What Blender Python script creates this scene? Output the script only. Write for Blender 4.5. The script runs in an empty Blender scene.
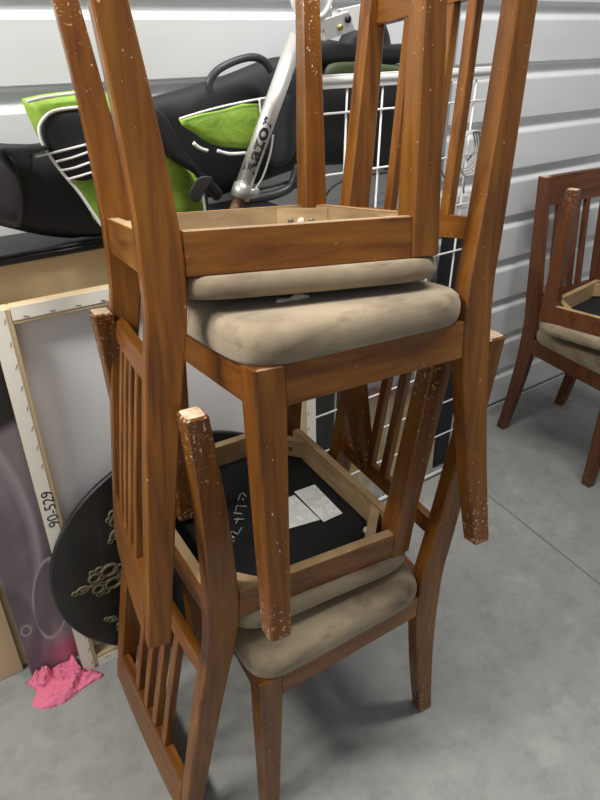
import bpy, bmesh, math, random
from mathutils import Matrix, Vector, noise
random.seed(7)
S = bpy.context.scene
COL = S.collection
# ---------------------------------------------------------------- camera
H_CAM, PITCH, ROLL = 1.4127, 0.5368, -0.00474
cd = bpy.data.cameras.new('camera'); cam = bpy.data.objects.new('camera', cd); COL.objects.link(cam)
cd.sensor_fit = 'VERTICAL'; cd.sensor_height = 36; cd.lens = 643.955 / 800 * 36; cd.clip_start = 0.02
cam.matrix_world = Matrix.Translation((0, 0, H_CAM)) @ Matrix.Rotation(math.pi/2 - PITCH, 4, 'X') @ Matrix.Rotation(-ROLL, 4, 'Z')
S.camera = cam
# ---------------------------------------------------------------- world, lights, exposure
w = bpy.data.worlds.new('world'); S.world = w; w.use_nodes = True
w.node_tree.nodes['Background'].inputs[0].default_value = (0.99, 0.98, 0.97, 1)
w.node_tree.nodes['Background'].inputs[1].default_value = 0.22
def area(name, loc, target, sx, sy, power, col):
    l = bpy.data.lights.new(name, 'AREA'); l.shape = 'RECTANGLE'; l.size = sx; l.size_y = sy; l.energy = power; l.color = col
    o = bpy.data.objects.new(name, l); COL.objects.link(o); o.location = loc
    o.rotation_euler = (Vector(target) - Vector(loc)).to_track_quat('-Z', 'Y').to_euler(); return o
area('ceiling_tube_light', (0.6, 1.0, 3.0), (0.6, 1.05, 0.0), 1.3, 0.16, 40, (1.0, 0.97, 0.92))
area('aisle_tube_light', (-1.5, 0.35, 2.5), (0.0, 1.1, 0.7), 1.2, 0.3, 58, (1.0, 0.96, 0.89))
area('doorway_light', (-0.3, -1.8, 1.9), (0.2, 1.2, 0.6), 1.4, 1.2, 4, (0.95, 0.98, 1.0))
S.view_settings.view_transform = 'Standard'; S.view_settings.look = 'None'
S.view_settings.gamma = 1; S.view_settings.exposure = 0.36; S.view_settings.use_curve_mapping = False
# ---------------------------------------------------------------- frame of the metal wall: s along it, d out to it, z up
WA = 0.612148
T = Vector((math.cos(WA), math.sin(WA), 0)); N = Vector((-math.sin(WA), math.cos(WA), 0))
def W(s, d, z): return T*s + N*d + Vector((0, 0, z))
WD = 1.41                                                           # distance of the metal wall
WM = Matrix((( T.x, N.x, 0, 0), (T.y, N.y, 0, 0), (0, 0, 1, 0), (0, 0, 0, 1)))
# ---------------------------------------------------------------- materials
def mat(name, col, rough=0.6, metal=0, coat=0, spec=0.5):
    m = bpy.data.materials.new(name); m.use_nodes = True
    b = m.node_tree.nodes['Principled BSDF']
    b.inputs['Base Color'].default_value = (*col, 1); b.inputs['Roughness'].default_value = rough
    b.inputs['Metallic'].default_value = metal; b.inputs['Coat Weight'].default_value = coat
    b.inputs['Specular IOR Level'].default_value = spec
    return m
class NB:
    def __init__(s, m): s.m = m; s.t = m.node_tree; s.b = s.t.nodes['Principled BSDF']; s.co = s.n('ShaderNodeTexCoord').outputs['Object']
    def n(s, ty): return s.t.nodes.new(ty)
    def l(s, a, b): s.t.links.new(a, b)
    def noise(s, scale, det=4, sc=(1, 1, 1), rough=.5, dist=0):
        mp = s.n('ShaderNodeMapping'); mp.inputs['Scale'].default_value = sc; s.l(s.co, mp.inputs[0])
        t = s.n('ShaderNodeTexNoise'); t.inputs['Scale'].default_value = scale; t.inputs['Detail'].default_value = det
        t.inputs['Roughness'].default_value = rough; t.inputs['Distortion'].default_value = dist; s.l(mp.outputs[0], t.inputs['Vector']); return t.outputs[0]
    def ramp(s, x, stops):
        r = s.n('ShaderNodeValToRGB'); e = r.color_ramp.elements
        while len(e) < len(stops): e.new(.5)
        for k, (p, c) in enumerate(stops):
            e[k].position = p; e[k].color = (c, c, c, 1) if isinstance(c, (int, float)) else (*c, 1)
        s.l(x, r.inputs[0]); return r.outputs[0]
    def mix(s, f, a, b, mode='MIX'):
        x = s.n('ShaderNodeMix'); x.data_type = 'RGBA'; x.blend_type = mode
        for i, v in ((0, f), (6, a), (7, b)):
            if isinstance(v, (int, float)): x.inputs[i].default_value = v
            elif isinstance(v, tuple): x.inputs[i].default_value = (*v, 1)
            else: s.l(v, x.inputs[i])
        return x.outputs[2]
    def math(s, op, a, b=0):
        x = s.n('ShaderNodeMath'); x.operation = op
        for i, v in ((0, a), (1, b)):
            if isinstance(v, (int, float)): x.inputs[i].default_value = v
            else: s.l(v, x.inputs[i])
        return x.outputs[0]
    def sep(s):
        x = s.n('ShaderNodeSeparateXYZ'); s.l(s.co, x.inputs[0]); return x.outputs
    def bump(s, h, st=.2, dist=.01):
        x = s.n('ShaderNodeBump'); x.inputs['Strength'].default_value = st; x.inputs['Distance'].default_value = dist
        s.l(h, x.inputs['Height']); s.l(x.outputs[0], s.b.inputs['Normal'])
def wood(name, stretch, c1, c2, c3, rough=.34, specks=.7):
    m = mat(name, c1, rough, coat=.08, spec=.35); k = NB(m)
    g = k.noise(9, 6, stretch, .6, .6); big = k.noise(2.2, 3, (1.3, 1.3, .8))
    c = k.ramp(g, [(.3, c3), (.5, c1), (.72, c2)])
    c = k.mix(k.ramp(big, [(.35, 0.), (.7, .55)]), c, c3, 'MIX')
    sp = k.noise(210, 2, (1, 1, .6), .5); z = k.sep()[2]
    near = k.ramp(k.math('MULTIPLY', z, 1.0), [(0, 1.0), (.13, .35), (.3, .1)])      # scuffs gather at the feet
    thr = k.math('SUBTRACT', .765, k.math('MULTIPLY', near, .13))
    mask = k.math('GREATER_THAN', sp, thr)
    if specks: c = k.mix(k.math('MULTIPLY', mask, specks), c, (.72, .62, .5))
    sc = k.noise(70, 2, (1, 1, 5)); m2 = k.math('GREATER_THAN', sc, k.math('SUBTRACT', .79, k.math('MULTIPLY', near, .16)))
    if specks: c = k.mix(k.math('MULTIPLY', m2, .5), c, (.62, .42, .26))
    k.l(c, k.b.inputs['Base Color']); k.bump(g, .05, .002)
    return m
C1, C2, C3 = (.185, .066, .010), (.28, .112, .016), (.085, .027, .006)
WOODV = wood('brown_wood', (5, 5, .5), C1, C2, C3)
WOODX = wood('brown_wood_rail', (.5, 5, 5), C1, C2, C3, specks=.5)
WOODY = wood('brown_wood_side', (5, .5, 5), C1, C2, C3, specks=.5)
RAW = wood('raw_pale_wood', (1, 1, 4), (.42, .29, .15), (.55, .40, .22), (.28, .17, .08), .7, 0)
WORN = wood('worn_wood_end', (4, 4, 4), (.58, .47, .34), (.75, .66, .52), (.32, .19, .1), .75, 0)
D1, D2, D3 = (.13, .045, .016), (.18, .066, .024), (.07, .023, .009)
DARKV = wood('dark_brown_wood', (5, 5, .5), D1, D2, D3, specks=.3)
DARKX = wood('dark_brown_wood_rail', (.5, 5, 5), D1, D2, D3, specks=.2)
def fabric(name, c1, c2):
    m = mat(name, c1, .85, spec=.25); k = NB(m)
    a = k.noise(9, 4, (1, 1, 1), .6); st = k.noise(22, 3, (1, .4, 1), .6, 1.0); fine = k.noise(260, 2)
    c = k.mix(k.ramp(a, [(.35, 0.), (.65, 1.)]), c1, c2)
    c = k.mix(k.ramp(st, [(.52, 0.), (.75, .7)]), c, (.10, .07, .045))
    pale = k.noise(30, 2); c = k.mix(k.math('MULTIPLY', k.math('GREATER_THAN', pale, .77), .6), c, (.8, .76, .68))
    k.l(c, k.b.inputs['Base Color'])
    k.b.inputs['Sheen Weight'].default_value = .2
    k.bump(k.math('ADD', k.math('MULTIPLY', fine, .12), st), .25, .004); return m
FAB = fabric('taupe_suede_fabric', (.31, .25, .165), (.22, .172, .115))
DUST = mat('black_dust_cover', (.013, .014, .015), .9, spec=.2)
k = NB(DUST); k.bump(k.noise(300, 2), .3, .001)
PAPER = mat('white_paper', (.9, .9, .88), .7); k = NB(PAPER)
wv = k.n('ShaderNodeTexWave'); wv.inputs['Scale'].default_value = 60; wv.bands_direction = 'X'; k.l(k.co, wv.inputs[0])
k.l(k.mix(k.math('MULTIPLY', k.math('GREATER_THAN', wv.outputs[1], .7), k.math('GREATER_THAN', k.noise(60, 2), .48)), (.92, .92, .9), (.62, .62, .62)), k.b.inputs['Base Color'])
CHALK = mat('grey_chalk', (.45, .47, .47), .9)
SCREW = mat('dull_screw_metal', (.16, .14, .11), .5, .6)
GLUE = mat('dried_glue', (.75, .68, .5), .4)
# ---------------------------------------------------------------- helpers
def link(name, me, m, parent=None, smooth=False):
    o = bpy.data.objects.new(name, me); COL.objects.link(o)
    for x in (m if isinstance(m, (list, tuple)) else [m]): me.materials.append(x)
    if smooth:
        for p in me.polygons: p.use_smooth = True
    if parent: o.parent = parent
    return o
def obj(name, bm, m, parent=None, smooth=False):
    bmesh.ops.recalc_face_normals(bm, faces=bm.faces)
    me = bpy.data.meshes.new(name); bm.to_mesh(me); bm.free()
    return link(name, me, m, parent, smooth)
def tag(o, label, cat, group=None):
    o['label'] = label; o['category'] = cat
    if group: o['group'] = group
    return o
def struct(o): o['kind'] = 'structure'; return o
def empty(name, loc=(0, 0, 0)):
    o = bpy.data.objects.new(name, None); COL.objects.link(o); o.empty_display_size = .1; o.location = loc; return o
def loft(bm, rings, cap0=0, cap1=0, mi=0, closed=True):
    """rings: lists of equal length of points; caps take a material index, None leaves it open"""
    R = [[bm.verts.new(p) for p in r] for r in rings]; n = len(R[0])
    for a, b in zip(R, R[1:]):
        for i in range(n if closed else n-1):
            f = bm.faces.new((a[i], a[(i+1) % n], b[(i+1) % n], b[i])); f.material_index = mi
    if cap0 is not None: bm.faces.new(R[0]).material_index = cap0
    if cap1 is not None: bm.faces.new(R[-1]).material_index = cap1
    return R
def rectring(x0, x1, y0, y1, c=.002):
    return [(x0+c, y0), (x1-c, y0), (x1, y0+c), (x1, y1-c), (x1-c, y1), (x0+c, y1), (x0, y1-c), (x0, y0+c)]
def boxm(bm, x0, x1, y0, y1, z0, z1, c=.0015, mi=0, M=None):
    R = [[(*p, z) for p in rectring(x0+i, x1-i, y0+i, y1-i, c)] for z, i in ((z0, c), (z0+c, 0), (z1-c, 0), (z1, c))]
    if M is not None: R = [[M @ Vector(p) for p in r] for r in R]
    loft(bm, R, mi, mi, mi)
def tube(bm, pts, r, n=8, closed=False, mi=0):
    pts = [Vector(p) for p in pts]; rings = []; m = len(pts); prev = None
    for i, p in enumerate(pts):
        if closed: t = pts[(i+1) % m] - pts[i-1]
        else: t = pts[min(i+1, m-1)] - pts[max(i-1, 0)]
        t.normalize()
        if prev is None:
            a = Vector((0, 0, 1)) if abs(t.z) < .9 else Vector((1, 0, 0))
            u = t.cross(a).normalized()
        else: u = (prev - t*prev.dot(t)).normalized()
        prev = u; v = t.cross(u); rr = r[i] if isinstance(r, (list, tuple)) else r
        rings.append([p + u*rr*math.cos(2*math.pi*j/n) + v*rr*math.sin(2*math.pi*j/n) for j in range(n)])
    if closed: loft(bm, rings + [rings[0]], None, None, mi); bmesh.ops.remove_doubles(bm, verts=bm.verts, dist=1e-6)
    else: loft(bm, rings, mi, mi, mi)
def ribbon(bm, pts, wv, th):
    """flat strap: pts centre line, wv half-width vector(s), th thickness vector"""
    rings = []
    for i, p in enumerate(pts):
        p = Vector(p); a = Vector(wv[i]) if isinstance(wv, list) else Vector(wv)
        rings.append([p-a, p+a, p+a+Vector(th), p-a+Vector(th)])
    loft(bm, rings)
def spline(pts, k=6, closed=False):
    out = []; n = len(pts); P_ = [Vector(p) for p in pts]
    for i in range(n if closed else n-1):
        g = (lambda j: P_[j % n]) if closed else (lambda j: P_[min(max(j, 0), n-1)])
        a, b, c, d = g(i-1), g(i), g(i+1), g(i+2)
        for q in range(k):
            t = q/k; out.append(.5*((2*b)+(c-a)*t+(2*a-5*b+4*c-d)*t*t+(3*b-a-3*c+d)*t**3))
    if not closed: out.append(P_[-1])
    return out
def pillow(bm, outline, d, th, back=None, seed=0, wr=.0, power=4, smoothk=4, nr=9, cen=None, fr=9):
    """soft body: outline in wall coordinates (s,z), bulging th towards the room and back behind"""
    o = spline([(p[0], p[1]) for p in outline], smoothk, True) if smoothk > 1 else [Vector(p) for p in outline]
    c = Vector(cen) if cen else sum(o, Vector((0, 0)))/len(o); back = th if back is None else back
    def ring(r, side):
        out = []
        for p in o:
            q = c + (p-c)*r; h = max(0, 1-r**power)**.5
            x = wr*noise.noise(Vector((q.x*fr, q.y*fr, seed))) * (1 if 0 < r < .999 else 0)
            out.append(W(q.x, d - side*(h*(th if side > 0 else back)+x*min(h*2, 1)), max(q.y, 1.0375)))
        return out
    rs = [1-(1-i/nr)**1.0 for i in range(1, nr)]
    rings = [ring(r, 1) for r in rs] + [ring(.97, 1), ring(1, 1)]
    if back > 0: rings += [ring(.97, -1)] + [ring(r, -1) for r in reversed(rs)]
    R = loft(bm, rings, None, None)
    for q, side, t_ in ((R[0], 1, th), (R[-1], -1, back)):
        v = bm.verts.new(W(c.x, d - side*t_, c.y))
        for i in range(len(q)): bm.faces.new((q[i], q[(i+1) % len(q)], v))
def text_mesh(body, size, ext=.0004, bold=False):
    cu = bpy.data.curves.new('text', 'FONT'); cu.body = body; cu.size = size; cu.extrude = ext; cu.resolution_u = 3
    if bold: cu.offset = size*.03
    cu.align_x = 'CENTER'; cu.align_y = 'CENTER'
    o = bpy.data.objects.new('text', cu); COL.objects.link(o)
    me = bpy.data.meshes.new_from_object(o.evaluated_get(bpy.context.evaluated_depsgraph_get()))
    bpy.data.objects.remove(o); return me
def frame(s, d, z, xdir, ydir):
    """matrix with local x,y laid along given wall-frame vectors"""
    x = (T*xdir[0]+N*xdir[1]+Vector((0, 0, xdir[2]))).normalized(); y = (T*ydir[0]+N*ydir[1]+Vector((0, 0, ydir[2])))
    y = (y - x*y.dot(x)).normalized(); zz = x.cross(y); o = W(s, d, z)
    return Matrix(((x.x, y.x, zz.x, o.x), (x.y, y.y, zz.y, o.y), (x.z, y.z, zz.z, o.z), (0, 0, 0, 1)))
# ---------------------------------------------------------------- floor
CONC = mat('grey_concrete', (.3, .3, .29), .6, spec=.3); k = NB(CONC)
a = k.noise(1.6, 6, (1, 1, 1), .6, .4); b = k.noise(9, 5, (1, 1, 1), .65); f = k.noise(120, 2)
c = k.mix(k.ramp(a, [(.3, 0.), (.7, 1.)]), (.24, .25, .245), (.33, .335, .32))
c = k.mix(k.ramp(b, [(.52, 0.), (.68, .32)]), c, (.42, .42, .40))
c = k.mix(k.ramp(k.noise(13, 6, (1, 1, 1), .75), [(.46, 0.), (.66, .55)]), c, (.18, .185, .185))
dx = k.math('ABSOLUTE', k.math('SUBTRACT', k.math('ADD', k.math('MULTIPLY', k.sep()[1], -.104), k.math('ADD', k.sep()[0], k.math('MULTIPLY', k.noise(4, 2), .006))), 1.424))
c = k.mix(k.math('LESS_THAN', dx, .0016), c, (.05, .05, .05))
k.l(c, k.b.inputs['Base Color']); k.bump(k.math('ADD', b, k.math('MULTIPLY', f, .3)), .12, .004)
bm = bmesh.new(); boxm(bm, -2.6, 5, -2.2, 1.6, -.12, 0, .0)
o = obj('floor', bm, CONC); o.matrix_world = WM; struct(o)
# ---------------------------------------------------------------- corrugated wall
METAL = mat('white_corrugated_metal', (.72, .745, .76), .38, spec=.5); k = NB(METAL)
c = k.mix(k.ramp(k.noise(2.5, 4, (1, 1, 3)), [(.45, 0.), (.8, .3)]), (.72, .745, .76), (.5, .53, .55))
k.l(c, k.b.inputs['Base Color'])
prof = []; z = -.02; pitch = .1565; z0 = 1.296
k0 = -9
for i in range(k0, 5):
    zt = z0 + pitch*i                       # zt: lower lip of a proud flat
    prof += [(zt-.046, 0), (zt-.041, .002), (zt-.030, .018), (zt-.026, .019), (zt-.010, .019), (zt-.007, .017), (zt-.001, .002), (zt+.003, 0)]
prof = [(max(p[0], 0), p[1]) for p in prof if p[0] > -.04] + [(2.3, 0)]
# reversed order of the lip: proud flat, steep underside, recess, sloping ledge
bm = bmesh.new()
rings = []
for s_ in (-2.6, 5): rings.append([(s_, WD+q, zz) for zz, q in prof] + [(s_, WD+.06, prof[-1][0]), (s_, WD+.06, 0)])
loft(bm, rings)
o = obj('wall_back', bm, METAL); o.matrix_world = WM; struct(o)
bm = bmesh.new(); boxm(bm, -2.6, 5, WD-.009, WD-.001, 0, .035, .001)
o = obj('trim_1', bm, mat('galvanised_base_flange', (.55, .57, .58), .45, .3)); o.matrix_world = WM; struct(o)
STEEL = mat('grey_green_steel', (.30, .36, .36), .4, .2)
bm = bmesh.new()
prof = [(0, 0), (.045, 0), (.045, .03), (.04, .03), (.04, .004), (.005, .004), (.005, .03), (0, .03)]
loft(bm, [[W(1.425+x, 1.370+y, zz) for x, y in prof] for zz in (0, 2.25)])
tag(obj('steel_upright', bm, STEEL), 'grey green steel upright standing against the corrugated wall behind the wire grid', 'post')
# ---------------------------------------------------------------- dining chairs
G = dict(Wf=.42372, Wr=.37709, D=.42155, tf=.04478, tb=.03403, ha=.05785, Ha=.41855, H=.9665, tx=.032, ty=.05606, tt=.03461, yf=.04416, yt=.06643, zl=.53072, hl=.03336, hc=.09802, ef=1.4638, et=.86963)
def ypc(z):
    zs = G['Ha']-.03; yb = -G['D']/2+G['ty']/2
    if z < zs: return yb-G['yf']*((zs-z)/zs)**G['ef']
    t = max((z-zs-.08)/(G['H']-zs-.08), 0); return yb-G['yt']*t**G['et']
def pty(z):
    zs = G['Ha']-.02; t = (zs-z)/zs if z < zs else (z-zs)/(G['H']-zs); return G['ty']+(G['tt']-G['ty'])*t
def chair(name, label, pose, flip, cush, seed, dark=False, marks=False, group=None, nudge=(0, 0, 0, 0, 0, 0), wide=1., front=.012):
    wv_, wx, wy = (DARKV, DARKX, DARKX) if dark else (WOODV, WOODX, WOODY)
    root = empty(name); tag(root, label, 'chair', group)
    g = dict(G); g['Wf'] *= 1+(wide-1)*.5; g['Wr'] *= wide; hW, hR, Dp = g['Wf']/2, g['Wr']/2, g['D']/2
    for sd in (-1, 1):                                       # front legs, tapering on their inner faces
        bm = bmesh.new(); R = []
        for z, inset in ((0, .002), (.003, 0), (g['Ha']-g['ha'], 0), (g['Ha']-.002, 0), (g['Ha'], .002)):
            t = g['tb']+(g['tf']-g['tb'])*min(z/(g['Ha']-g['ha']), 1)
            xs = sorted((sd*(hW-inset), sd*(hW-t+inset))); R.append([(*p, z) for p in rectring(xs[0], xs[1], Dp-t+inset, Dp-inset, .0028)])
        loft(bm, R, 1, 0); obj('leg', bm, [wv_, WORN], root)
    for sd in (-1, 1):                                       # rear legs running up into the back posts
        bm = bmesh.new(); R = []; zs = [0, .003]+[g['H']*i/22 for i in range(1, 22)]+[g['H']-.003, g['H']]
        for z in zs:
            i = .003 if z in (0, g['H']) else 0
            t = pty(z)/2-i; xs = sorted((sd*(hR-i), sd*(hR-g['tx']+i))); y = ypc(z)
            R.append([(*p, z) for p in rectring(xs[0], xs[1], y-t, y+t, .0028)])
        loft(bm, R, 1, 1); obj('rear_leg', bm, [wv_, WORN], root)
    za, zb = g['Ha']-g['ha'], g['Ha']; ta = .02
    xf, xr = hW-g['tf'], hR-g['tx']
    # aprons: brown outside, raw wood inside and on the lower edge
    def apron(p0, p1, out, m):
        bm = bmesh.new(); p0, p1, out = Vector(p0), Vector(p1), Vector(out)
        q = [p0, p1, p1-out*ta, p0-out*ta]
        R = [[Vector((v.x, v.y, z)) for v in q] for z in (za, zb)]
        L = loft(bm, R, 1, 0); bm.faces.ensure_lookup_table()
        for f in bm.faces:
            cc = f.calc_center_median()
            if abs((cc-Vector((0, 0, cc.z))-(p0+p1)/2+out*ta).dot(out)) < 1e-4: f.material_index = 1
        bmesh.ops.bevel(bm, geom=[e for e in bm.edges], offset=.0012, segments=1, affect='EDGES')
        obj('apron', bm, [m, RAW], root)
    apron((-xf, Dp-.004, 0), (xf, Dp-.004, 0), (0, 1, 0), wx)
    apron((-xr, -Dp+.008, 0), (xr, -Dp+.008, 0), (0, -1, 0), wx)
    for sd in (-1, 1):
        a_, b_ = Vector((sd*(hW-.003), Dp-g['tf'], 0)), Vector((sd*(hR-.002), -Dp+g['ty'], 0))
        nrm = Vector((sd*(a_-b_).y, -sd*(a_-b_).x, 0)).normalized()
        apron(a_, b_, nrm, wy)
    # corner blocks with screws
    for sx in (-1, 1):
        for sy in (-1, 1):
            xw = (hW-.024) if sy > 0 else (hR-.022); yw = Dp-.025 if sy > 0 else -Dp+.029
            a_ = Vector((sx*xw, yw-sy*.075, 0)); b_ = Vector((sx*(xw-.075), yw, 0)); nrm = (Vector((sx*xw, yw, 0))-(a_+b_)/2).normalized()
            bm = bmesh.new(); q = [a_, b_, b_+nrm*.018, a_+nrm*.018]
            loft(bm, [[(v.x, v.y, z) for v in q] for z in (za+.004, zb-.012)])
            blk = obj('corner_block', bm, RAW, root)
            for tt_ in (.3, .7):
                bm = bmesh.new(); p = a_.lerp(b_, tt_)
                rg = []
                ux = (b_-a_).normalized()
                for off, rr in ((.001, .0062), (-.002, .0055), (-.003, .002)):
                    rg.append([p+nrm*off+ux*rr*math.cos(q_)+Vector((0, 0, (za+zb)/2-.003+rr*math.sin(q_))) for q_ in [i*math.pi/4 for i in range(8)]])
                loft(bm, rg); obj('screw', bm, SCREW, blk)
            bm = bmesh.new(); bmesh.ops.create_icosphere(bm, subdivisions=2, radius=.007, matrix=Matrix.Translation(a_.lerp(b_, .5)+Vector((0, 0, (za+zb)/2-.002)))); 
            for v in bm.verts: v.co += v.normal*.002*noise.noise(v.co*300)
            obj('glue_bead', bm, GLUE, blk, True)
    # seat cushion
    bm = bmesh.new(); yF, yB = Dp+front, -Dp+g['ty']-.008; NP = 72
    def plan(r):
        out = []
        for i in range(NP):
            a = 2*math.pi*i/NP; cx, sy = math.cos(a), math.sin(a); e = .26
            u = math.copysign(abs(cx)**e, cx); v = math.copysign(abs(sy)**e, sy)
            y = (yF+yB)/2+(yF-yB)/2*v*r; t = (v+1)/2
            out.append((u*r*(hR+.012+(hW+.010-hR-.012)*t), y))
        return out
    layers = [(.0, .90), (.0, .975), (.10, .992), (.3, 1.004), (.55, 1.006), (.78, .99), (.91, .955), (.98, .90), (1.0, .80), (1.0, .6), (1.0, .3)]
    R = []
    for hz, r in layers:
        ring = []
        for x, y in plan(r):
            q = Vector((x*9, y*9, hz*2+seed*7)); dn = noise.noise(q)*.004+noise.noise(q*2.7)*.0018
            edge = 1 if .05 < hz < .99 else 0
            sag = .010*noise.noise(Vector((x*5, y*5, seed+3))) if hz > .5 else 0
            ring.append((x*(1+dn*edge*1.6), y*(1+dn*edge*1.4), zb+.0005+cush*hz+min(sag*.4, 0)*(1 if hz > .7 else .4)))
        R.append(ring)
    loft(bm, R, 0, 0); obj('seat', bm, FAB, root, True)
    # black dust cover under the seat
    bm = bmesh.new(); q = [(-hR+.021, -Dp+.029), (hR-.021, -Dp+.029), (hW-.023, Dp-.025), (-hW+.023, Dp-.025)]
    loft(bm, [[(x, y, z) for x, y in q] for z in (zb-.006, zb+.0004)])
    dc = obj('dust_cover', bm, DUST, root)
    # back: lower rail, crest rail, four slats
    def rail(nm, z0_, z1_, th, m):
        bm = bmesh.new(); R = []
        for x in [(-xr)+2*xr*i/8 for i in range(9)]:
            bow = -.003*(1-(x/xr)**2)
            y0_, y1_ = ypc(z0_)+bow-.009, ypc(z1_)+bow-.009
            R.append([(x, y0_-th/2, z0_), (x, y0_+th/2, z0_), (x, y1_+th/2, z1_), (x, y1_-th/2, z1_)])
        loft(bm, R); bmesh.ops.bevel(bm, geom=[e for e in bm.edges if abs((e.verts[0].co-e.verts[1].co).x) > .01], offset=.003, segments=2, affect='EDGES')
        obj(nm, bm, m, root)
    rail('back_rail', g['zl'], g['zl']+g['hl'], .016, wx)
    rail('crest_rail', g['H']-g['hc'], g['H']-.004, .019, wx)
    for x in (-.075, -.025, .025, .075):
        bm = bmesh.new(); R = []; A_, B_ = g['zl']+g['hl']-.004, g['H']-g['hc']+.004
        for i in range(9):
            z = A_+(B_-A_)*i/8; y = ypc(z)-.003*(1-(x/xr)**2)-.009; R.append([(*p, z) for p in rectring(x-.010, x+.010, y-.008, y+.008, .0015)])
        loft(bm, R); obj('slat', bm, wv_, root)
    if marks:
        zc = zb-.0068
        chalk = bmesh.new()
        for st in CHALKS: tube(chalk, [(x, y, zc) for x, y in st], .0011, 5)
        obj('chalk_mark', chalk, CHALK, dc)
        for n_, q in enumerate(LABELS):
            bm = bmesh.new(); loft(bm, [[(x, y, z) for x, y in q] for z in (zc-.0008*n_-.0006, zc-.0008*n_)]); obj('paper_sheet', bm, PAPER, dc)
    x, y, z, rz, tx_, ty_ = pose
    M = Matrix.Translation((x, y, z)) @ Matrix.Rotation(tx_, 4, 'X') @ Matrix.Rotation(ty_, 4, 'Y') @ Matrix.Rotation(rz, 4, 'Z')
    if flip: M = M @ Matrix.Rotation(math.pi, 4, 'Y')
    M = M @ Matrix.Translation((.006+(wide-1)*G['Wr']/2, 0, 0)); c_ = M.translation.copy(); nx, ny, nz, nr_, na, nb_ = nudge
    root.matrix_world = Matrix.Translation(c_+Vector((nx, ny, nz))) @ Matrix.Rotation(na, 4, 'X') @ Matrix.Rotation(nb_, 4, 'Y') @ Matrix.Rotation(nr_, 4, 'Z') @ Matrix.Translation(-c_) @ M
    return root
CZ = .412
CHALKS = [
 [(0.064,-0.014),(0.079,-0.001),(0.082,0.006),(0.067,0.007)], [(0.066,-0.003),(0.059,-0.004)],
 [(0.039,-0.008),(0.050,-0.025),(0.036,-0.035)], [(0.033,-0.041),(0.023,-0.027)],
 [(0.016,-0.049),(0.007,-0.031)], [(0.015,-0.040),(0.003,-0.052)],
 [(-0.013,-0.047),(-0.026,-0.063),(-0.016,-0.068)], [(-0.013,-0.069),(-0.021,-0.077),(-0.032,-0.073)],
 [(-0.020,-0.084),(-0.031,-0.076)], [(-0.038,-0.077),(-0.046,-0.093),(-0.034,-0.089),(-0.049,-0.097)]]
LABELS = [
 [(0.024,0.039),(0.023,0.068),(0.023,0.099),(-0.068,0.103),(-0.059,0.021),(-0.056,-0.009)],
 [(0.032,0.104),(0.032,0.157),(-0.074,0.155),(-0.078,0.105),(-0.064,0.105)]]
chair('dining_chair', 'upright wooden dining chair standing on the floor at the bottom of the near stack', (.0157, .986, .0, 2.0845, 0, 0), False, .053, 1)
chair('dining_chair', 'upside-down dining chair on the bottom chair, chalk marks and papers on its black underside', (-.0412, .9761, .958, -.994, -.0077, .0645), True, .046, 2, front=.018, marks=True, wide=1.08, nudge=(-.002, .009, -.004, 0, 0, 0))
chair_c = chair('dining_chair', 'upright dining chair third up in the near stack, its speckled front leg hanging in front', (.0423, .9034, .5869, 2.0895, -.1689, -.0412), False, .052, 3, nudge=(-.001, 0, -.003, 0, 0, 0))
chair('dining_chair', 'upside-down dining chair on top of the near stack, its open frame and legs pointing up', (-.0936, 1.0937, 1.4932, -1.1673, -.1876, -.04), True, .037, 4, front=.018, wide=.985, nudge=(.002, -.006, .004, 0, 0, .0))
chair('dining_chair', 'dark brown upright dining chair by the metal wall at right', (1.0841, 2.073, 0, -2.5843, 0, 0), False, .05, 5, dark=True)
chair('dining_chair', 'dark brown upside-down dining chair resting on the chair by the metal wall at right', (1.0922, 1.9714, .972, .7549, -.03, .0093), True, .045, 6, dark=True)
bm = bmesh.new()
for i in range(9):
    q = Vector((-.030+.0048*i, .849+.0030*i+random.uniform(-.002, .002), 1.068+random.uniform(-.001, .001)))
    bmesh.ops.create_icosphere(bm, subdivisions=2, radius=random.uniform(.0035, .0065), matrix=Matrix.Translation(q))
for v in bm.verts: v.co += Vector((1, 1, 1))*.002*noise.noise(v.co*260)
o = obj('torn_padding', bm, mat('white_padding', (.75, .73, .68), .9), None, True)
o.parent = chair_c; o.matrix_parent_inverse = chair_c.matrix_world.inverted(); o['label'] = 'white padding poking out of the seat'
# ---------------------------------------------------------------- large flat carton with the bags on top
CARD = mat('brown_cardboard', (.62, .47, .28), .85, spec=.2); k = NB(CARD)
k.l(k.mix(k.ramp(k.noise(5, 4, (1, 1, 6)), [(.4, 0.), (.7, .6)]), (.64, .49, .29), (.52, .39, .22)), k.b.inputs['Base Color'])
BLK = mat('black_plastic', (.015, .015, .017), .4)
bm = bmesh.new(); boxm(bm, -.5, .84, 1.262, 1.398, 0, 1.016, .003); o = obj('cardboard_carton', bm, CARD); o.matrix_world = WM
tag(o, 'tall flat cardboard carton standing against the metal wall under the golf bags', 'box')
bm = bmesh.new(); boxm(bm, -.5, .845, 1.246, 1.400, .0165+1.0, 1.030, .003); boxm(bm, -.5, .845, 1.246, 1.256, 1.030, 1.036, .002)
o = obj('black_tray', bm, BLK); o.matrix_world = WM
tag(o, 'thin black board lying on top of the cardboard carton', 'board')
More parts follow.
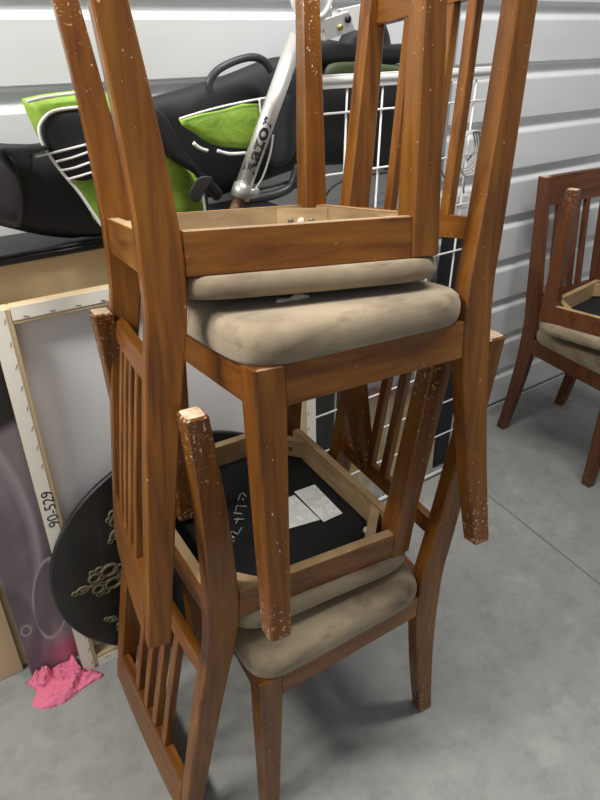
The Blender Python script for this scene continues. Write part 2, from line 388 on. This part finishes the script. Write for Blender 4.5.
# ---------------------------------------------------------------- golf bags
BAG = mat('black_nylon', (.017, .018, .021), .62, spec=.35); k = NB(BAG); k.bump(k.noise(400, 2), .2, .001)
BAG2 = mat('dark_grey_vinyl', (.035, .036, .042), .42)
GRN = mat('lime_green_nylon', (.26, .42, .05), .6); k = NB(GRN)
k.l(k.mix(k.ramp(k.noise(14, 3), [(.4, 0.), (.65, .7)]), (.27, .44, .05), (.18, .32, .03)), k.b.inputs['Base Color']); k.bump(k.noise(25, 3, (1, 1, 1), .5, 1), .5, .01)
PIPE = mat('white_piping', (.8, .8, .78), .5)
def piping(parent, d, L, r=.0028, name='piping'):
    bm = bmesh.new(); P3 = [W(s_, d if not isinstance(d, list) else d[i], z_) for i, (s_, z_) in enumerate(L)]
    tube(bm, spline(P3, 5), r, 6); return obj(name, bm, PIPE, parent, True)
gb = empty('golf_bag', W(.25, 1.3, 1.031)); gb.rotation_euler = (0, 0, 0)
def P_obj(name, bm, m, root, smooth=True):
    o = obj(name, bm, m, None, smooth); o.parent = root; o.matrix_parent_inverse = root.matrix_basis.inverted(); return o
def P_pipe(root, d, L, r=.0028):
    o = piping(None, d, L, r); o.parent = root; o.matrix_parent_inverse = root.matrix_basis.inverted(); return o
tag(gb, 'green and black golf bag with white piping lying on the left of the carton', 'golf bag')
bm = bmesh.new(); pillow(bm, [(0.158,1.220),(0.222,1.225),(0.266,1.217),(0.320,1.212),(0.384,1.220),(0.472,1.230),(0.562,1.205),(0.633,1.136),(0.661,1.060),(0.622,0.999),(0.528,1.004),(0.421,1.020),(0.324,1.040),(0.254,1.065),(0.192,1.095),(0.136,1.133)], 1.30, .07, .02, 1, .004, 3)
P_obj('body', bm, BAG, gb)
bm = bmesh.new(); pillow(bm, [(0.151,1.236),(0.210,1.237),(0.243,1.231),(0.264,1.196),(0.267,1.146),(0.255,1.096),(0.237,1.087),(0.203,1.103),(0.154,1.129)], 1.235, .045, .035, 2, .002, 4)
P_obj('base_cup', bm, BAG2, gb)
bm = bmesh.new(); pillow(bm, [(0.296,1.288),(0.307,1.295),(0.376,1.301),(0.440,1.296),(0.485,1.248),(0.549,1.199),(0.588,1.162),(0.611,1.112),(0.607,1.039),(0.481,1.053),(0.390,1.070),(0.380,1.101),(0.351,1.153),(0.317,1.212),(0.305,1.251)], 1.235, .035, .03, 5, .006, 6, 2)
P_obj('side_pocket', bm, GRN, gb)
bm = bmesh.new(); pillow(bm, [(0.309,1.253),(0.325,1.272),(0.353,1.278),(0.408,1.278),(0.454,1.257),(0.496,1.217),(0.507,1.172),(0.433,1.175),(0.374,1.157),(0.334,1.172),(0.314,1.214)], 1.205, .012, .004, 6, .001, 6)
P_obj('pocket_panel', bm, BAG, gb)
for L in ([(0.289,1.209),(0.329,1.213),(0.379,1.220),(0.408,1.224)], [(0.321,1.197),(0.351,1.201),(0.384,1.208),(0.410,1.210)], [(0.327,1.182),(0.352,1.184),(0.381,1.190),(0.411,1.192)], [(0.335,1.166),(0.356,1.169),(0.382,1.173),(0.412,1.174)]):
    P_pipe(gb, 1.190, L, .0022)
P_pipe(gb, 1.200, [(0.295,1.292),(0.323,1.296),(0.374,1.300),(0.424,1.299)], .003)
P_pipe(gb, 1.196, [(0.412,1.279),(0.353,1.278),(0.325,1.272),(0.307,1.255),(0.305,1.234),(0.313,1.209),(0.331,1.176),(0.353,1.141),(0.371,1.104),(0.385,1.075)], .003)
P_pipe(gb, 1.198, [(0.515,1.207),(0.546,1.193),(0.573,1.169),(0.594,1.135),(0.602,1.095),(0.603,1.046)], .003)
bm = bmesh.new(); pillow(bm, [(0.503,1.274),(0.525,1.263),(0.559,1.194),(0.607,1.137),(0.639,1.106),(0.620,1.092),(0.584,1.144),(0.528,1.183),(0.498,1.234)], 1.188, .012, .012, 7, .002, 4); P_obj('strap', bm, BAG, gb)
bm = bmesh.new(); pillow(bm, [(0.556,1.113),(0.580,1.144),(0.610,1.140),(0.593,1.119),(0.576,1.098)], 1.172, .002, .002, 7, .0004, 20); P_obj('strap', bm, BAG2, gb)
bm = bmesh.new(); pillow(bm, [(0.237,1.229),(0.268,1.230),(0.319,1.221),(0.288,1.216),(0.282,1.196),(0.275,1.185),(0.251,1.210)], 1.192, .008, .02, 8, .001, 4); P_obj('strap', bm, BAG, gb)
g2 = empty('golf_bag', W(.75, 1.33, 1.031))
tag(g2, 'black golf bag with carry handle and green pocket propped behind the silver scooter tube', 'golf bag')
bm = bmesh.new(); pillow(bm, [(0.536,1.257),(0.640,1.281),(0.744,1.302),(0.851,1.330),(0.921,1.336),(1.091,1.324),(1.252,1.311),(1.340,1.295),(1.374,1.205),(1.372,1.106),(1.307,1.041),(1.161,1.077),(0.984,1.092),(0.896,1.084),(0.790,1.065),(0.671,1.057),(0.610,1.127),(0.556,1.210)], 1.362, .036, .034, 9, .002, 4)
P_obj('body', bm, BAG, g2)
bm = bmesh.new(); pillow(bm, [(0.597,1.236),(0.690,1.247),(0.787,1.254),(0.789,1.172),(0.729,1.170),(0.665,1.184),(0.626,1.210)], 1.275, .014, .01, 10, .004, 6, 2)
P_obj('pocket', bm, GRN, g2)
P_pipe(g2, 1.262, [(0.593,1.239),(0.660,1.251),(0.730,1.260),(0.809,1.267)], .0024)
P_pipe(g2, 1.258, [(0.776,1.265),(0.780,1.224),(0.784,1.178)], .0024)
P_pipe(g2, 1.262, [(0.619,1.192),(0.632,1.181),(0.650,1.174)], .004)
P_pipe(g2, 1.262, [(0.673,1.172),(0.701,1.163),(0.740,1.161)], .004)
bm = bmesh.new(); L = [(0.684,1.278),(0.683,1.298),(0.705,1.319),(0.746,1.334),(0.787,1.340),(0.816,1.332),(0.833,1.313)]
tube(bm, spline([W(a_, 1.3, b_) for a_, b_ in L], 6), .008, 8); P_obj('handle', bm, BAG2, g2)
bm = bmesh.new(); L = [(0.733,1.064),(0.774,1.063),(0.823,1.066),(0.861,1.081),(0.878,1.123)]
tube(bm, spline([W(a_, 1.262, b_) for a_, b_ in L], 6), .011, 8); P_obj('strap', bm, BAG2, g2)
for yy in (0, 4):
    bm = bmesh.new(); L = [(0.766,1.079),(0.819,1.083),(0.866,1.087),(0.917,1.092)]
    tube(bm, [W(a_, 1.27, b_-yy*.004) for a_, b_ in L], .0035, 6); P_obj('stand_leg', bm, BLK, g2)
bm = bmesh.new(); pillow(bm, [(0.790,1.254),(0.823,1.265),(0.867,1.265),(0.880,1.226),(0.877,1.153),(0.847,1.124),(0.802,1.139)], 1.275, .012, .01, 11, .003, 5); P_obj('pocket', bm, BAG2, g2)
# darker green and black hood hanging over the bag top
DGR = mat('dark_olive_nylon', (.05, .075, .03), .6)
bm = bmesh.new(); pillow(bm, [(0.968,1.322),(1.034,1.326),(1.115,1.320),(1.204,1.311),(1.306,1.304),(1.345,1.284),(1.208,1.281),(1.081,1.288),(0.969,1.294)], 1.275, .02, .012, 12, .004, 4); P_obj('hood', bm, DGR, g2)
bm = bmesh.new(); pillow(bm, [(0.956,1.365),(1.012,1.369),(1.024,1.339),(1.052,1.364),(1.079,1.391),(1.181,1.403),(1.206,1.356),(1.258,1.357),(1.269,1.322),(1.204,1.311),(1.034,1.316),(0.957,1.323)], 1.345, .03, .02, 13, .005, 4, 2); P_obj('hood', bm, BAG, g2)
# ---------------------------------------------------------------- kick scooter standing on its handlebar end
SIL = mat('brushed_silver_aluminium', (.78, .77, .74), .32, .75); RUST = mat('rusty_brown_steel', (.16, .09, .05), .6, .3)
WHT = mat('pale_grey_plastic', (.75, .75, .74), .35)
sc = empty('kick_scooter', W(.62, 1.17, 1.0)); tag(sc, 'silver kick scooter leaning upside down between the golf bags and the chairs', 'scooter')
def tubeline(x0, x1, r, n=20): bm = bmesh.new(); tube(bm, [x0, x1], r, n); return bm
a_, b_ = [(0.672,1.103),(0.815,1.361)]
A3, B3 = W(a_[0], 1.17, a_[1]), W(b_[0], 1.19, b_[1]); U = (B3-A3).normalized()
P_obj('steering_tube', tubeline(A3, B3+U*.02, .0172, 28), SIL, sc)
P_obj('inner_tube', tubeline(A3-U*.1, A3+U*.01, .0125), RUST, sc)
bm = bmesh.new(); tube(bm, [A3-U*.012, A3-U*.01, A3+U*.016, A3+U*.018], [.017, .0205, .0205, .017], 24)
P_obj('clamp', bm, mat('dull_grey_clamp', (.5, .5, .48), .4, .7), sc)
bm = bmesh.new(); q = A3+T*.018-N*.012; boxm(bm, -.012, .016, -.006, .006, -.009, .009, .002, 0, Matrix.Translation(q) @ WM.to_3x3().to_4x4()); P_obj('clamp_bolt', bm, SIL, sc)
bm = bmesh.new(); tube(bm, spline([A3+T*.02-N*.01, A3+T*.034-N*.008+U*.03, A3+T*.032-N*.008+U*.08, A3+T*.022-N*.008+U*.12], 6), .0022, 6); P_obj('cable', bm, WHT, sc)
# lettering wrapped round the tube
me = text_mesh('Razor', .048, .0003, True)
side = U.cross(N).normalized(); 
if side.z > 0: side = -side
toc = (Vector((0, 0, H_CAM))-(A3+B3)/2); toc = (toc-U*toc.dot(U)).normalized(); sd_ = toc.cross(U).normalized()
sd_ = -sd_ if (U.cross(sd_)).dot(toc) < 0 else sd_
for v in me.vertices:
    ang = v.co.y/.0172*.8; rr = .0176+v.co.z
    v.co = A3+U*(.095+v.co.x) + toc*rr*math.cos(ang)+sd_*rr*math.sin(ang)
o = link('brand_lettering', me, BLK); o.parent = sc; o.matrix_parent_inverse = sc.matrix_basis.inverted()
def plate(name, L, d0, d1, m, root):
    bm = bmesh.new(); loft(bm, [[W(a_, d, b_) for a_, b_ in L] for d in (d0, d1)]); bmesh.ops.bevel(bm, geom=[e for e in bm.edges], offset=.001, segments=1, affect='EDGES'); return P_obj(name, bm, m, root, False)
plate('folding_bracket', [(0.884,1.409),(0.944,1.423),(0.962,1.390),(0.926,1.381),(0.885,1.371)], 1.18, 1.20, SIL, sc)
plate('folding_bracket', [(0.939,1.426),(1.044,1.443),(1.070,1.408),(1.016,1.382),(0.978,1.390)], 1.205, 1.215, WHT, sc)
plate('fork', [(0.822,1.353),(0.846,1.361),(0.904,1.407),(0.904,1.431),(0.874,1.418),(0.831,1.380)], 1.182, 1.198, SIL, sc)
for (px_, r_, m_) in (([(0.922,1.395)][0], .006, mat('brass_bolt', (.6, .42, .15), .35, .9)), ([(0.941,1.409)][0], .007, BLK)):
    bm = bmesh.new(); c_ = W(px_[0], 1.176, px_[1]); tube(bm, [c_, c_+N*.006], r_, 14); P_obj('bolt', bm, m_, sc)
wc = [(0.859,1.451)][0]
bm = bmesh.new(); R = []
for i in range(33):
    a = 2*math.pi*i/32; R.append([W(wc[0]+math.cos(a)*r_, 1.19+q_, wc[1]+math.sin(a)*r_) for r_, q_ in ((.036, -.011), (.045, -.010), (.0495, -.004), (.0495, .004), (.045, .010), (.036, .011))])
loft(bm, R, None, None); bmesh.ops.remove_doubles(bm, verts=bm.verts, dist=1e-5); wh = P_obj('wheel', bm, WHT, sc)
bm = bmesh.new(); tube(bm, [W(wc[0], 1.182, wc[1]), W(wc[0], 1.198, wc[1])], .037, 24); P_obj('wheel_hub', bm, WHT, sc)
# ---------------------------------------------------------------- white wire grid panel
GW = mat('white_coated_wire', (.82, .82, .8), .4)
gr = empty('wire_grid_panel', W(1.2, 1.245, 0)); tag(gr, 'white wire grid panel standing behind the near chair stack in front of the metal wall', 'wire panel')
GD = 1.232; gs0, gs1, gz1 = .866, 1.555, 1.300
bm = bmesh.new()
path = [W(gs0, GD, .012), W(gs0, GD, gz1-.04)]+[W(gs0+.035*(1-math.cos(a)), GD, gz1-.04+.035*math.sin(a)) for a in (.4, .8, 1.2, math.pi/2)]+[W(gs1, GD, gz1-.005)]
tube(bm, path, .0085, 10); tube(bm, [W(gs1, GD, gz1), W(gs1, GD, .012)], .004, 8); tube(bm, [W(gs0, GD, .015), W(gs1, GD, .015)], .006, 8)
P_obj('tube_frame', bm, GW, gr)
bm = bmesh.new(); boxm(bm, gs0+.03, gs1, GD-.004, GD+.004, gz1-.022, gz1+.006, .001, 0, WM); P_obj('top_bar', bm, GW, gr, False)
bm = bmesh.new()
for i in range(9):
    z_ = 1.229-.131*i
    tube(bm, [W(gs0, GD-.003, z_), W(gs1, GD-.003, z_)], .0028, 6)
for i in range(6):
    s_ = .99+.1045*i
    tube(bm, [W(s_, GD+.002, .015), W(s_, GD+.002, gz1-.01)], .0028, 6)
P_obj('wire_mesh', bm, GW, gr)
# cable coil and plugs hung on the grid
CAB = mat('grey_cable', (.42, .42, .40), .5)
bm = bmesh.new(); cc = [(1.387,1.113)][0]
for j in range(4):
    tube(bm, [W(cc[0]+(.036+.004*j)*math.cos(a)+.004*j, 1.219-.003*j+.004*math.sin(3*a), cc[1]+(.048+.003*j)*math.sin(a)-.003*j) for a in [i*math.pi/12 for i in range(24)]], .0026, 6, True)
tag(obj('cable_coil', bm, CAB, None, True), 'coil of grey cable hooked on the white wire grid', 'cable')
for n_, (q, lb) in enumerate((([(1.378,0.969)][0], 'left'), ([(1.452,0.964)][0], 'right'))):
    e_ = empty('power_adapter', W(q[0], 1.265, q[1])); tag(e_, 'white power adapter hanging behind the wire grid, %s of the pair' % lb, 'adapter', 'power adapters')
    bm = bmesh.new(); boxm(bm, -.017, .017, -.012, .012, -.02, .02, .004, 0, Matrix.Translation(W(q[0], 1.265, q[1])) @ WM); P_obj('casing', bm, WHT, e_, False)
    bm = bmesh.new(); tube(bm, spline([W(q[0], 1.265, q[1]+.02), W(q[0]-.01, 1.262, q[1]+.06), W(q[0]-.04+.02*n_, 1.258, q[1]+.10), W(q[0]-.05+.05*n_, 1.242, 1.229-.131*1+.004)], 6), .002, 6); P_obj('cord', bm, BLK, e_)
bm = bmesh.new(); L = [(0.951,1.036),(0.977,1.061),(1.022,1.074),(1.085,1.076),(1.185,1.075)]
tube(bm, spline([W(a_, 1.26, b_) for a_, b_ in L], 6), .0025, 6)
tag(obj('thin_cable', bm, BLK, None, True), 'thin black cord curving behind the wire grid below the golf bag', 'cord')
# things standing behind the grid
bm = bmesh.new(); boxm(bm, .875, 1.06, 1.262, 1.39, 0, .66, .012, 0, WM); o = obj('dark_suitcase', bm, mat('dark_green_grey_fabric', (.03, .036, .033), .7))
tag(o, 'dark upright suitcase behind the left part of the wire grid', 'suitcase')
bm = bmesh.new(); boxm(bm, 1.475, 1.60, 1.265, 1.36, 0, .86, .012, 0, WM); o = obj('black_case', bm, BAG)
tag(o, 'slim black case standing behind the wire grid beside the steel upright', 'case')
PIC = mat('colourful_print', (.4, .4, .4), .5); k = NB(PIC)
nz = k.math('ADD', k.sep()[2], k.math('MULTIPLY', k.noise(9, 4), .18))
k.l(k.mix(k.ramp(k.noise(18, 3), [(.45, 0.), (.7, .6)]), k.ramp(nz, [(.12, (.5, .48, .42)), (.27, (.42, .30, .10)), (.40, (.45, .34, .18)), (.5, (.14, .07, .06)), (.60, (.5, .62, .72)), (.72, (.45, .58, .7))]), (.25, .22, .25)), k.b.inputs['Base Color'])
bm = bmesh.new(); boxm(bm, 1.07, 1.465, -.008, .008, 0, .60, .001)
o = obj('poster_board', bm, PIC); o.matrix_world = WM @ Matrix.Translation((0, 1.262, 0)) @ Matrix.Rotation(-.045, 4, 'X')
tag(o, 'colourful picture board leaning behind the lower wire grid', 'picture')
# ---------------------------------------------------------------- leaning boards and pictures at the left
CVF = mat('canvas_back_cloth', (.88, .87, .88), .85); k = NB(CVF); k.bump(k.noise(500, 1), .2, .0005)
PINE = mat('pale_pine', (.62, .50, .31), .7); k = NB(PINE); k.l(k.mix(k.noise(8, 4, (1, 1, 9)), (.66, .54, .34), (.55, .42, .24)), k.b.inputs['Base Color'])
FOLD = mat('folded_canvas_edge', (.9, .87, .78), .8)
cw, chh = .700, .955
cv = empty('stretched_canvas'); tag(cv, 'stretched canvas seen from behind, pale frame with staples, leaning on the carton', 'canvas')
cv.matrix_world = frame(.157, 1.156, 0, (1, -.035, 0), (.02, .043, .95))
# local: x along the wall, y up the canvas, z towards the room
bm = bmesh.new(); boxm(bm, .004, cw-.004, .004, chh-.004, -.035, -.033, 0); obj('cloth', bm, CVF, cv)
bw = .036
def bar(x0, x1, y0, y1, inner):
    bm = bmesh.new(); boxm(bm, x0, x1, y0+.003, y1, -.032, 0, .002); 
    b_ = obj('stretcher_bar', bm, PINE, cv)
    return b_
for args in ((0, bw, 0, chh), (cw-bw, cw, 0, chh), (bw, cw-bw, 0, bw), (bw, cw-bw, chh-bw, chh)):
    b_ = bar(*args, None); x0, x1, y0, y1 = args; vert = (y1-y0) > (x1-x0)
    # folded canvas strip and its staples
    bm = bmesh.new()
    if vert:
        xo = x0-.0015 if x0 == 0 else x0+.012; boxm(bm, xo, xo+bw-.0085, y0, y1, .0003, .0015, 0)
    else:
        yo = y0-.0015 if y0 == 0 else y0+.012; boxm(bm, x0, x1, yo, yo+bw-.0105, .0003, .0015, 0)
    obj('folded_edge', bm, FOLD, b_)
    bm = bmesh.new(); n_ = int(max(x1-x0, y1-y0)/.045)
    for i in range(n_):
        t_ = (i+.5)/n_
        if vert:
            y = y0+(y1-y0)*t_; x = x0+(.022 if x0 == 0 else .016)
            if x0 == 0 and .43 < y < .57: continue
            M = Matrix.Translation((x, y, .002)) @ Matrix.Rotation(1.2+random.uniform(-.3, .3), 4, 'Z')
        else:
            x = x0+(x1-x0)*t_; y = y0+(.02 if y0 == 0 else .016); M = Matrix.Translation((x, y, .002)) @ Matrix.Rotation(random.uniform(-.3, .3), 4, 'Z')
        boxm(bm, -.005, .005, -.0006, .0006, -.0005, .0004, 0, 0, M)
    obj('staples', bm, SCREW, b_)['kind'] = 'stuff'
me = text_mesh('90-529', .034, .0002)
o = link('handwritten_number', me, BLK, cv); o.matrix_local = Matrix.Translation((.0185, .505, .0018)) @ Matrix.Rotation(math.pi/2, 4, 'Z')
# purple grey abstract painting
PA = mat('grey_purple_paint', (.14, .12, .15), .45); k = NB(PA)
PX = k.sep()
def circ(cx, cy, rx, ry, rot=0.):
    mp = k.n('ShaderNodeMapping'); mp.vector_type = 'TEXTURE'; mp.inputs['Location'].default_value = (cx, cy, 0); mp.inputs['Rotation'].default_value = (0, 0, rot); mp.inputs['Scale'].default_value = (rx, ry, 1)
    k.l(k.co, mp.inputs[0]); sx = k.n('ShaderNodeSeparateXYZ'); k.l(mp.outputs[0], sx.inputs[0])
    return k.math('SQRT', k.math('ADD', k.math('POWER', sx.outputs[0], 2), k.math('POWER', sx.outputs[1], 2)))
c = k.mix(k.ramp(k.noise(3.5, 3, (1, 1, 1), .5, 1.5), [(.35, 0.), (.65, 1.)]), (.15, .13, .155), (.27, .235, .265))
r1 = circ(-.11, .42, .215, .42, -.05); c = k.mix(k.ramp(r1, [(.0, .0), (.86, .0), (.95, .85), (1.0, .0)]), c, (.42, .37, .42))
c = k.mix(k.ramp(r1, [(.0, .7), (.70, .6), (.80, .0)]), c, (.13, .105, .125))
r2 = circ(.088, .218, .042, .126, -.16); c = k.mix(k.ramp(r2, [(.0, .9), (.93, .9), (1., .0)]), c, (.15, .13, .155))
c = k.mix(k.ramp(r2, [(.86, .0), (.955, 1.), (1., 0.)]), c, (.50, .45, .50))
c = k.mix(k.ramp(circ(.0, .16, .055, .15, 0), [(.8, .7), (1., 0.)]), c, (.10, .085, .10))
r3 = circ(.018, .157, .014, .020); c = k.mix(k.ramp(r3, [(.5, .0), (.8, .9), (1., 0.)]), c, (.45, .4, .42))
c = k.mix(k.ramp(circ(.085, .05, .022, .12, 0), [(.3, .6), (1., 0.)]), c, (.45, .30, .36))
c = k.mix(k.ramp(circ(.105, .04, .075, .06), [(.1, .8), (1., 0.)]), c, (.50, .08, .20))
c = k.mix(k.ramp(circ(.07, .83, .13, .15), [(.85, .97), (1., 0.)]), c, (.012, .012, .014))
k.l(c, k.b.inputs['Base Color'])
bm = bmesh.new(); boxm(bm, 0, .56, 0, .90, -.018, 0, .002)
o = obj('abstract_painting', bm, PA); o.matrix_world = frame(.045, 1.212, 0, (1, 0, 0), (-.008, .030, .90)); tag(o, 'grey and purple abstract painting leaning behind the canvas', 'painting')
bm = bmesh.new(); boxm(bm, -.6, 0, 0, .72, -.012, 0, .002)
o = obj('plywood_board', bm, CARD); o.matrix_world = frame(.034, 1.249, 0, (1, 0, 0), (-.0, .0005, .72))
tag(o, 'tan board leaning at the far left edge behind the painting', 'board')
# ---------------------------------------------------------------- black oval table top with painted medallions
TT = mat('black_lacquer', (.017, .018, .017), .33, coat=.2); k = NB(TT)
k.l(k.mix(k.ramp(k.noise(6, 4), [(.5, 0.), (.75, .6)]), (.014, .015, .014), (.05, .05, .045)), k.b.inputs['Base Color'])
tt = empty('oval_table_top'); tag(tt, 'black oval table top with gilt medallions leaning on the canvas behind the chairs', 'table top')
tt.matrix_world = frame(.463, 1.095, .004, (1, -.03, 0), (0, .062, .51))
bm = bmesh.new(); R = []
for zz, i in ((-.014, .004), (-.012, 0), (-.003, 0), (0, .003)):
    R.append([((.335-i)*math.cos(2*math.pi*j/96), .292+(.285-i)*math.sin(2*math.pi*j/96), zz) for j in range(96)])
loft(bm, R); obj('board', bm, TT, tt)
GOLD = mat('aged_gilt', (.13, .11, .07), .6, .2)
def medallion(x, y, s_, rot):
    bm = bmesh.new(); M = Matrix.Translation((x, y, .0)) @ Matrix.Rotation(rot, 4, 'Z')
    s_ *= .95
    def loop(cx, cy, rx, ry, r=.0032): tube(bm, [M @ Vector((s_*(cx+rx*math.cos(a)), s_*(cy+ry*math.sin(a)), 0)) for a in [i*math.pi/8 for i in range(16)]], r*s_/1., 6, True)
    for sy in (-1, 1):
        loop(.028, sy*.020, .020, .014, .005); loop(-.010, sy*.017, .013, .011, .0045); loop(.050, sy*.012, .012, .010, .004); loop(.006, sy*.034, .009, .006, .0035)
        loop(-.012, sy*.034, .006, .005, .003)
        tube(bm, [M @ Vector((s_*(.06-t_*.11), s_*sy*(.004+.006*math.sin(t_*6)), .001)) for t_ in [i/8 for i in range(9)]], .0028*s_, 6)
    loop(-.045, 0, .014, .008, .004); loop(-.064, 0, .006, .005, .003)
    obj('medallion', bm, GOLD, tt, True)
for q in ((-.228, .285, 1.0, .08), (-.150, .425, .95, .9), (-.190, .150, .85, -.5), (.02, .48, .9, 1.57), (.228, .285, 1.0, math.pi), (.02, .09, .9, -1.57)): medallion(*q)
# ---------------------------------------------------------------- pink cloth heap
PINK = mat('pink_cotton', (.74, .19, .31), .85, spec=.2); k = NB(PINK); k.bump(k.noise(22, 2, (1, 1, 1), .5, 1.5), .8, .02)
out = [(0.029,1.211),(0.057,1.226),(0.093,1.229),(0.124,1.233),(0.151,1.221),(0.162,1.177),(0.184,1.137),(0.192,1.118),(0.161,1.116),(0.130,1.111),(0.092,1.101),(0.048,1.110),(0.026,1.131),(0.029,1.151),(0.043,1.168)]
ol = spline(out, 5, True); cen = sum(ol, Vector((0, 0)))/len(ol)
bm = bmesh.new(); R = []
for i in range(1, 17):
    r = i/16; ring = []
    for p in ol:
        q = cen+(p-cen)*r; e = min(1, (1-r)*4)
        u_ = q.x*.64+q.y*.77; v_ = q.x*.77-q.y*.64                 # folds run along the heap
        wv1 = noise.noise(Vector((u_*6, v_*27+noise.noise(Vector((q.x*14, q.y*14, 1)))*1.6, 2)))
        f_ = 1-min(1, abs(wv1)*3.2); f2 = noise.noise(Vector((u_*18, v_*40, 5)))
        h = .003+e*(.004+.022*f_+.004*f2)*(.6+.7*max(0, min(1, (q.y-1.10)*9)))
        ring.append(W(q.x, min(q.y, 1.207 if q.x < .150 else 1.150), max(h, .002)))
    R.append(ring)
L = loft(bm, R, None, None); v = bm.verts.new(W(cen.x, cen.y, .03))
for i in range(len(ol)): bm.faces.new((L[0][i], L[0][(i+1) % len(ol)], v))
base = [bm.verts.new((p.co.x, p.co.y, .0003)) for p in L[-1]]
for i in range(len(ol)): bm.faces.new((L[-1][i], L[-1][(i+1) % len(ol)], base[(i+1) % len(ol)], base[i]))
tag(obj('pink_cloth', bm, PINK, None, True), 'crumpled bright pink cloth on the floor below the canvas', 'cloth')
